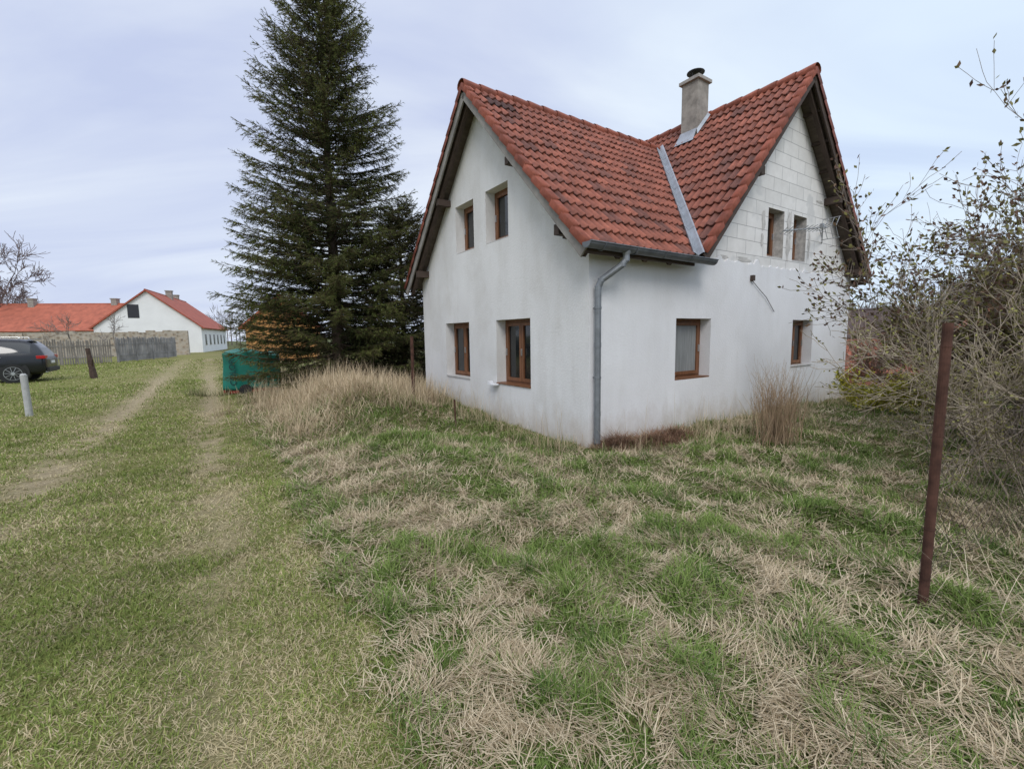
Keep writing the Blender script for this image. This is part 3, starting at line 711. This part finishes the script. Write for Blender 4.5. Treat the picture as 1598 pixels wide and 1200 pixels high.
# ------------------------------------------------------------ distant buildings
white=simple('whitewash',(.80,.80,.79),.9,.06,.6); redr=simple('red_roof',(.34,.085,.05),.75,.25,1.5,bmp=.3)
orr=simple('orange_roof',(.37,.105,.06),.75,.25,1.5,bmp=.3); orr2=simple('old_orange_roof',(.27,.09,.05),.85,.35,3,bmp=.3); dkr=simple('dark_roof',(.085,.06,.055),.8,.25,2); wd=simple('dark_window',(.03,.03,.035),.2,.1,2,bmp=0)
brickm=simple('brick_wall_mat',(.27,.12,.085),.9,.3,5)
def gabled(name,loc,rot,W,L,he,hr,mats,chim=(),wins=(),gwins=(),oh=.3):
    p=empty(name,loc,rot); mb=MB()
    mb.add([(0,0,-2),(W,0,-2),(W,0,he),(W/2,0,hr),(0,0,he)],[(0,1,2,3,4)],0)
    mb.add([(0,L,-2),(W,L,-2),(W,L,he),(W/2,L,hr),(0,L,he)],[(4,3,2,1,0)],0)
    mb.add([(W,0,-2),(W,L,-2),(W,L,he),(W,0,he)],[(0,1,2,3)],0); mb.add([(0,0,-2),(0,L,-2),(0,L,he),(0,0,he)],[(3,2,1,0)],0)
    mb.obj('walls',[mats[0]],p)
    mb=MB(); sl=(hr-he)/(W/2)
    for s in (-1,1):
        e=W/2+s*(W/2+oh); n=Vector((s*sl,0,1)).normalized()*.15
        A=[Vector((W/2,-oh,hr+.02)),Vector((e,-oh,he-sl*oh+.02)),Vector((e,L+oh,he-sl*oh+.02)),Vector((W/2,L+oh,hr+.02))]
        mb.add(A+[v+n for v in A],[(0,1,2,3),(4,5,6,7),(0,1,5,4),(1,2,6,5),(2,3,7,6),(3,0,4,7)])
    mb.cyl((W/2,-oh,hr+.15),(W/2,L+oh,hr+.15),.13,n=8)
    mb.obj('roof',[mats[1]],p)
    mb=MB()
    for x,y,z in chim: mb.box((x-.35,y-.35,z-1.6),(x+.35,y+.35,z),0); mb.box((x-.42,y-.42,z),(x+.42,y+.42,z+.12),0)
    for y,z,w_,h_ in wins: mb.box((W-.02,y,z),(W+.03,y+w_,z+h_),1); mb.box((W+.0,y-.08,z-.08),(W+.06,y+w_+.08,z),0)
    for x,z,w_,h_ in gwins: mb.box((x,-.03,z),(x+w_,.02,z+h_),1)
    if mb.v: mb.obj('details',[chm,wd],p)
    return p
rot=math.atan2(.42,.907)
fx,fy=-39.2,57
q=np.array([fx,fy])-10.5*np.array([math.cos(rot),math.sin(rot)])
gabled('white_farmhouse',(q[0],q[1],0),rot,10.5,20,3.2,7.5,(white,redr),chim=((5.6,9,8.3),(4.9,16,8.3)),
   wins=[(2+3*i,1.0,1.0,1.3) for i in range(6)],gwins=((3.3,4.3,1.1,1.6),))
gabled('red_roof_barn',(-50,60,0),math.radians(98),9,38,3.1,6.6,(white,orr),chim=((4.5,5,7.4),(4.2,15,7.4),(4.5,24,7.4)))
gabled('orange_roof_house',(-18.6,31.5,0),math.radians(20),4.5,6,2.5,4.5,(simple('yellow_render',(.50,.25,.09),.9,.08,2),orr))
gabled('red_roof_shed',(21.3,28.2,-3.3),math.radians(-126.9),5.5,4.0,2.7,4.1,(brickm,orr2),wins=((.8,.8,.8,1),(2.4,.8,.8,1)))
gabled('brick_barn',(27.5,33,-3.0),math.radians(38),3.6,6,4.2,6.0,(brickm,dkr),chim=((1.8,3,6.6),),gwins=((1.2,1.2,.9,1.2),))
gabled('brick_house',(46,36,-3),math.radians(10),9,9,4.5,7.0,(brickm,redr),gwins=((2,1.5,1,1.3),(5.5,1.5,1,1.3)))

sw,nt,b=newmat('rubble_stone'); tc=N(nt,'ShaderNodeTexCoord'); vo=N(nt,'ShaderNodeTexVoronoi'); vo.inputs['Scale'].default_value=3.2
nt.links.new(tc.outputs['Object'],vo.inputs[0]); hs=N(nt,'ShaderNodeSeparateColor'); nt.links.new(vo.outputs['Color'],hs.inputs[0])
cc=ramp(nt,hs.outputs[0],0,1,(.19,.15,.11),(.42,.34,.26)); cc=mixc(nt,ramp(nt,vo.outputs['Distance'],.25,.55,(0,0,0),(.7,.7,.7)),cc,(.42,.38,.32))
nt.links.new(cc,b.inputs['Base Color']); b.inputs['Roughness'].default_value=.95; bump(nt,b,vo.outputs['Distance'],-.6,.05)
mb=MB()
pts=[(-70,42),(-47,43.5),(-35.2,49.0)]
for (a,b_) in zip(pts[:-1],pts[1:]):
    n=18
    for i in range(n):
        p=[a[0]+(b_[0]-a[0])*i/n,a[1]+(b_[1]-a[1])*i/n];q=[a[0]+(b_[0]-a[0])*(i+1)/n,a[1]+(b_[1]-a[1])*(i+1)/n]
        h=2.55+random.uniform(-.12,.12); mb.beam((p[0],p[1],h/2-.3),(q[0],q[1],h/2-.3),.5,h+.6)
mb.obj('stone_wall',[sw])
fm=simple('weathered_fence_wood',(.25,.24,.235),.9,.4,1.2,bmp=.2)
fm2=simple('light_fence_wood',(.27,.24,.21),.9,.35,1.2,bmp=.2)
def fence(name,a,b_,step,pw,h,mat,lean=.0):
    a=np.array(a);b_=np.array(b_);L=np.linalg.norm(b_-a);d=(b_-a)/L;mb=MB();n=int(L/step)
    for i in range(n):
        q=a+d*(i*step); z=float(H(q[0],q[1])); hh=h*random.uniform(.95,1.05); o=random.uniform(-lean,lean)
        p0=Vector((q[0],q[1],z+.05));p1=p0+Vector((d[0]*o,d[1]*o,hh)); s=Vector((d[0],d[1],0))*pw/2; nn=Vector((-d[1],d[0],0))*.012
        mb.add([p0-s-nn,p0+s-nn,p0+s+nn,p0-s+nn,p1-s-nn,p1+s-nn,p1+s+nn,p1-s+nn,p1+Vector((0,0,pw*.6))-nn,p1+Vector((0,0,pw*.6))+nn],
          [(0,1,5,8,4),(3,7,9,6,2),(1,2,6,5),(3,0,4,7),(5,6,9,8),(8,9,7,4)])
    for f in (.3,.78):
        mb.beam((a[0],a[1],float(H(a[0],a[1]))+h*f),(b_[0],b_[1],float(H(b_[0],b_[1]))+h*f),.05,.09)
    for i in range(int(L/2.5)+1):
        q=a+d*min(i*2.5,L); mb.cyl((q[0],q[1]+.06,float(H(q[0],q[1]))-.1),(q[0],q[1]+.06,float(H(q[0],q[1]))+h*.97),.07,n=8)
    mb.obj(name,[mat])
fence('picket_fence',(-31,25.0),(-29.6,33.3),.155,.085,1.62,fm2,.05)
fence('board_fence',(-29.5,33.5),(-31.8,42.6),.17,.125,1.75,fm,.04)

# ------------------------------------------------------------ posts
rust=simple('rusty_iron',(.085,.040,.028),.9,.45,14,.2,.5)
def zH(x,y): return float(H(np.array(float(x)),np.array(float(y))))
mb=MB(); z=zH(2.4,2.47); 
mb.cyl((2.4,2.47,z-.3),(2.4,2.47,1.63),.0245,n=14); mb.cyl((2.4,2.47,1.63),(2.4,2.47,1.632),.018,n=14)
for zz in (1.5,1.0,.45): mb.cyl((2.4,2.47,zz),(2.4,2.47,zz+.006),.027,n=12)
mb.obj('rusty_fence_post',[rust])
mb=MB(); mb.cyl((-1.99,8.95,zH(-1.99,8.95)-.3),(-1.985,8.95,1.60),.032,n=12); mb.cyl((-1.985,8.95,1.60),(-1.985,8.95,1.605),.034,n=12)
mb.obj('rusty_fence_post.001',[rust])
mb=MB(); mb.cyl((-.95,7.35,zH(-.95,7.35)-.2),(-.96,7.36,.55),.014,n=8); mb.obj('rusty_stake',[rust])
mb=MB(); mb.cyl((-10.5,9.6,-.2),(-10.52,9.6,.9),.062,.058,n=14); mb.cyl((-10.52,9.6,.9),(-10.52,9.6,.93),.058,.03,n=14)
mb.obj('concrete_bollard_post',[simple('concrete_post',(.42,.42,.41),.9,.15,10)])
mb=MB(); 
for k in range(5):
    a=Vector((-18.0-.03*k,19.2,.28*k-.1));b_=Vector((-18.0-.03*(k+1),19.2,.28*(k+1)-.1)); mb.cyl(a,b_,.13-.012*k+.015*(k%2),.13-.012*(k+1)+.015*((k+1)%2),n=9)
mb.cyl((-18.05,19.2,.5),(-17.8,19.0,.85),.04,.02,n=6)
mb.obj('wooden_stump_post',[simple('dark_stump',(.07,.045,.035),.9,.4,8,bmp=.6)])

# chain link
S=[]; a0=np.array([2.4,2.47]); dd=np.array([.86,.51]); Lw=5.5; hh=1.15; st=.062
n=int(Lw/st); m=int(hh/st)
def wp(i,j):
    u=i*st; v=j*st; sag=.10*math.sin(u*1.1)+.02*math.sin(u*6); off=.05*math.sin(u*2.2+v*2)+.02*math.sin(v*7+u*3)
    x=a0[0]+dd[0]*u-dd[1]*off; y=a0[1]+dd[1]*u+dd[0]*off
    return np.array([x,y,.04+v-sag*v])
for i in range(n):
    for j in range(m):
        if (i+j)%2==0: S.append([*wp(i,j),*wp(i+1,j+1),.0016,.0016])
        else: S.append([*wp(i+1,j),*wp(i,j+1),.0016,.0016])
for jj in (0,m): 
    for i in range(n): S.append([*wp(i,jj),*wp(i+1,jj),.0018,.0018])
tb=TB(); tb.segs(S,(.11,.085,.07),3,.2)
par=empty('chain_link_fence'); tb.obj('mesh_wire',barkm,par)
mb=MB()
for u in (3.0,5.5):
    x,y=a0+dd*u; mb.cyl((x,y,-.3),(x,y,1.45),.024,n=12)
mb.obj('posts',[rust],par)

# ------------------------------------------------------------ metal tub
tx,ty=9.05,9.75
tz=zH(tx,ty)+.06; mb=MB(); K=24
rings=[(0,.0),(.24,0),(.25,.02),(.33,.36),(.35,.37),(.345,.39),(.32,.38),(.25,.04),(0,.03)]
V=[];F=[]
for r_,z_ in rings:
    for k in range(K): t=2*math.pi*k/K; V.append((r_*math.cos(t),r_*math.sin(t),z_))
for j in range(len(rings)-1):
    for k in range(K): F.append((j*K+k,j*K+(k+1)%K,(j+1)*K+(k+1)%K,(j+1)*K+k))
mb.add(V,F)
for s in (-1,1): mb.beam((s*.34,-.08,.31),(s*.38,0,.31),.015,.015); mb.beam((s*.34,.08,.31),(s*.38,0,.31),.015,.015)
o=mb.obj('galvanised_tub',[simple('tub_zinc',(.50,.53,.57),.5,.2,6,.2,.1)],smooth=True); o.location=(tx,ty,tz)

# ------------------------------------------------------------ tarp covered cart
cz=zH(-8.0,13.7)-.04
cart=empty('tarp_covered_cart',(-7.95,13.7,cz),math.radians(28))
tg=simple('green_tarpaulin',(.005,.15,.11),.5,.28,2,bmp=.3,spec=.4)
bm=bmesh.new(); bmesh.ops.create_cube(bm,size=1); bmesh.ops.subdivide_edges(bm,edges=bm.edges[:],cuts=16,use_grid_fill=True)
for v in bm.verts:
    x,y,z=v.co; f=(z+.5); w=1-.06*f**3
    z2=z*.98+.05*math.cos(x*5+1)*(z>0)+ .05*math.sin(y*6)*(z>0)
    fold=.025*math.sin(x*13+y*7)*(1-f)+.012*math.sin(x*23+z*5)+.012*math.sin(y*21-z*6)
    v.co=(x*1.5*w+ (fold if abs(x)>.45 else 0), y*1.12*w+(fold if abs(y)>.45 else 0), .72+z2*1.08+.02*math.sin(x*9+y*11))
me=bpy.data.meshes.new('tarp'); bm.to_mesh(me); bm.free(); me.materials.append(tg)
for p in me.polygons: p.use_smooth=True
o=bpy.data.objects.new('tarpaulin',me); COL.objects.link(o); o.parent=cart
redp=simple('red_painted_steel',(.30,.03,.025),.5,.25,5,.1,.1)
mb=MB(); mb.box((-.7,-.5,.12),(.7,.5,.19),0)
for x in (-.72,.72): mb.beam((x,-.62,.15),(x,.62,.15),.06,.08)
for s in (-.62,.62): mb.cyl((-.2,s-.05,.16),(-.2,s+.05,.16),.17,n=18,m=1)
mb.beam((.7,0,.15),(1.3,-.1,.1),.05,.05); mb.beam((-.6,-.63,.12),(.7,-.66,.16),.04,.06)
mb.obj('cart_frame',[redp,simple('tyre_rubber',(.03,.03,.03),.9,.1,9)],cart)
cu=bpy.data.curves.new('tarp_lettering','FONT'); cu.body='COLOR'; cu.size=.22; cu.extrude=.002; cu.align_x='CENTER'
cu.materials.append(simple('dark_lettering',(.008,.03,.035),.6,.1,4,bmp=0))
o=bpy.data.objects.new('tarp_lettering',cu); COL.objects.link(o); o.parent=cart; o.location=(-.42,-.62,.70)
o.rotation_mode='QUATERNION'; o.rotation_quaternion=(Matrix.Rotation(math.pi/2,3,'X')@Matrix.Rotation(math.pi/2,3,'Z')).to_quaternion()

# ------------------------------------------------------------ car
car=empty('parked_suv_car',(-21.5,17.6,0.0),AW+math.pi)
paint=simple('dark_car_paint',(.018,.02,.024),.22,.1,2,.3,0,spec=.6); cgl=simple('car_glass',(.02,.022,.025),.05,.1,2,bmp=0,spec=.8)
trim=simple('black_trim',(.02,.02,.02),.6,.1,5,bmp=0)
St=[(-2.46,.50,.90,.80,.97,.72),(-2.40,.34,1.04,.92,1.10,.78),(-2.25,.30,1.12,.955,1.38,.70),(-2.02,.28,1.13,.97,1.66,.63),(-1.75,.27,1.13,.975,1.73,.64),
 (-1.2,.27,1.12,.975,1.76,.65),(-.3,.27,1.09,.97,1.77,.65),(.35,.27,1.07,.97,1.71,.63),(.75,.27,1.06,.97,1.50,.65),(1.15,.27,1.05,.96,1.15,.76),(1.5,.28,1.02,.95,1.08,.74),
 (2.0,.28,.96,.92,1.02,.70),(2.32,.30,.84,.86,.90,.64),(2.45,.38,.66,.74,.72,.55)]
mb=MB(); n=12
for x,zb,zbelt,w,zr_,wr in St:
    half=[(w*.80,zb),(w*.97,zb+.10),(w,zb+(zbelt-zb)*.55),(w*.97,zbelt),(wr,max(zr_-.07,zbelt+.02)),(wr*.82,zr_)]
    ring=half+[(-y,z) for y,z in reversed(half)]
    mb.v+=[(x,y,z) for y,z in ring]
for i in range(len(St)-1):
    for k in range(n):
        f=(i*n+k,i*n+(k+1)%n,(i+1)*n+(k+1)%n,(i+1)*n+k); m=0
        x=(St[i][0]+St[i+1][0])/2
        if k in (3,7) and -2.1<x<1.0: m=1
        if k==5 and (-2.3<x<-2.0 or .5<x<1.1): m=1
        mb.f.append(f); mb.m.append(m)
mb.f.append(tuple(range(n))); mb.m.append(0); mb.f.append(tuple(reversed(range((len(St)-1)*n,len(St)*n)))); mb.m.append(0)
o=mb.obj('body',[paint,cgl],car,smooth=True)
bm=bmesh.new(); bm.from_mesh(o.data); bmesh.ops.recalc_face_normals(bm,faces=bm.faces[:]); bm.to_mesh(o.data); bm.free()
sb=o.modifiers.new('s','SUBSURF'); sb.levels=2; sb.render_levels=2
mb=MB()
for x in (-1.5,1.45):
    for s in (-1,1):
        mb.cyl((x,s*.70,.37),(x,s*.985,.37),.37,n=28,m=0); mb.cyl((x,s*.60,.42),(x,s*.962,.42),.46,n=28,m=2)
        mb.cyl((x,s*.985,.37),(x,s*.99,.37),.265,n=28,m=2); mb.cyl((x,s*.99,.37),(x,s*1.0,.37),.06,n=12,m=1)
        for k in range(10):
            t=2*math.pi*k/10; mb.beam((x+.05*math.cos(t),s*.995,.37+.05*math.sin(t)),(x+.25*math.cos(t+.1),s*.992,.37+.25*math.sin(t+.1)),.012,.035,m=1,up=(0,1,0))
        for k in range(28):
            t=2*math.pi*k/28;t2=2*math.pi*(k+1)/28; mb.beam((x+.26*math.cos(t),s*.992,.37+.26*math.sin(t)),(x+.26*math.cos(t2),s*.992,.37+.26*math.sin(t2)),.012,.02,m=1,up=(0,1,0))
mb.obj('wheels',[simple('tyre',(.025,.025,.025),.9,.1,8),simple('alloy',(.55,.56,.58),.3,.1,4,.9,0),trim],car)
mb=MB()
for s in (-1,1):
    mb.box((-2.44,s*.55,.93),(-2.18,s*.935,1.06),0); mb.beam((-1.7,s*.60,1.80),(.3,s*.60,1.80),.03,.03,m=2)
    for x in (-1.7,-.7,.3): mb.box((x-.03,s*.58,1.72),(x+.03,s*.62,1.79),2)
    mb.box((.85,s*.98,1.02),(1.05,s*1.12,1.16),3); mb.box((2.2,s*.5,.72),(2.40,s*.82,.86),4)
    mb.box((-2.46,s*.5,.36),(-2.36,s*.75,.42),2)
    for x in (-.25,-1.2): mb.box((x-.015,s*.955,.99),(x+.11,s*.985,1.01),2)
mb.box((-2.475,-.26,.72),(-2.44,.26,.83),5); mb.box((-2.50,-.78,.40),(-2.36,.78,.56),1); mb.box((-2.10,-.55,1.70),(-1.9,.55,1.73),3)
mb.obj('lights_and_trim',[simple('tail_light',(.40,.01,.01),.2,.1,4,bmp=0),trim,simple('chrome',(.6,.6,.6),.25,.05,3,.9,0),paint,simple('lamp',(.6,.6,.62),.1,.05,3,bmp=0),simple('number_plate',(.7,.7,.68),.5,.03,3,bmp=0)],car,bevel=.012)

# ------------------------------------------------------------ sky + sun
SE,SA=math.radians(42),math.radians(180)
w=bpy.data.worlds.new('World'); scn.world=w; w.use_nodes=True; nt=w.node_tree; bg=nt.nodes['Background']
sky=N(nt,'ShaderNodeTexSky'); sky.sky_type='NISHITA'; sky.sun_disc=False; sky.sun_elevation=SE; sky.sun_rotation=SA
tc=N(nt,'ShaderNodeTexCoord'); sp=N(nt,'ShaderNodeSeparateXYZ'); nt.links.new(tc.outputs['Generated'],sp.inputs[0])
zz=N(nt,'ShaderNodeMath',operation='MAXIMUM'); nt.links.new(sp.outputs[2],zz.inputs[0]); zz.inputs[1].default_value=0
za=N(nt,'ShaderNodeMath',operation='ADD'); nt.links.new(zz.outputs[0],za.inputs[0]); za.inputs[1].default_value=.22
dx=N(nt,'ShaderNodeMath',operation='DIVIDE'); nt.links.new(sp.outputs[0],dx.inputs[0]); nt.links.new(za.outputs[0],dx.inputs[1])
dy=N(nt,'ShaderNodeMath',operation='DIVIDE'); nt.links.new(sp.outputs[1],dy.inputs[0]); nt.links.new(za.outputs[0],dy.inputs[1])
cb=N(nt,'ShaderNodeCombineXYZ'); nt.links.new(dx.outputs[0],cb.inputs[0]); nt.links.new(dy.outputs[0],cb.inputs[1])
mp=N(nt,'ShaderNodeMapping'); nt.links.new(cb.outputs[0],mp.inputs[0]); mp.inputs['Rotation'].default_value=(0,0,.35); mp.inputs['Scale'].default_value=(.6,1.5,1)
nz=N(nt,'ShaderNodeTexNoise'); nt.links.new(mp.outputs[0],nz.inputs[0]); nz.inputs['Scale'].default_value=1.0; nz.inputs['Detail'].default_value=6; nz.inputs['Roughness'].default_value=.5; nz.inputs['Distortion'].default_value=.6
cl=ramp(nt,nz.outputs[0],.36,.62,(5.9,6.7,9.0),(8.2,9.0,10.2))
rx=ramp(nt,sp.outputs[0],.0,.6,(1.0,.99,.99),(1.03,1.09,1.08))
cl=mixc(nt,1.0,cl,rx,'MULTIPLY')
c=mixc(nt,.06,cl,sky.outputs[0])
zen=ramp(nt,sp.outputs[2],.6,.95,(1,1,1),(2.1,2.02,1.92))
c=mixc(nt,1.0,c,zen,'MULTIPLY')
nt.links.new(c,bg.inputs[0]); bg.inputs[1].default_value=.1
L=bpy.data.lights.new('sun','SUN'); L.energy=1.4; L.angle=math.radians(25); L.color=(1,.965,.92)
lo=bpy.data.objects.new('sun',L); COL.objects.link(lo)
sd=Vector((math.sin(SA)*math.cos(SE),math.cos(SA)*math.cos(SE),math.sin(SE)))
lo.rotation_euler=sd.to_track_quat('Z','Y').to_euler()

# ------------------------------------------------------------ camera
cam=bpy.data.cameras.new('camera'); cam.sensor_width=36; cam.lens=36*697/1598; cam.clip_end=3000; cam.clip_start=.05
co=bpy.data.objects.new('camera',cam); COL.objects.link(co)
co.matrix_world=Matrix.Translation((0,0,1.6))@Matrix.Rotation(math.radians(83.7),4,'X')@Matrix.Rotation(math.radians(-.84),4,'Z')
scn.camera=co
scn.view_settings.view_transform='Standard'; scn.view_settings.look='None'; scn.view_settings.exposure=0
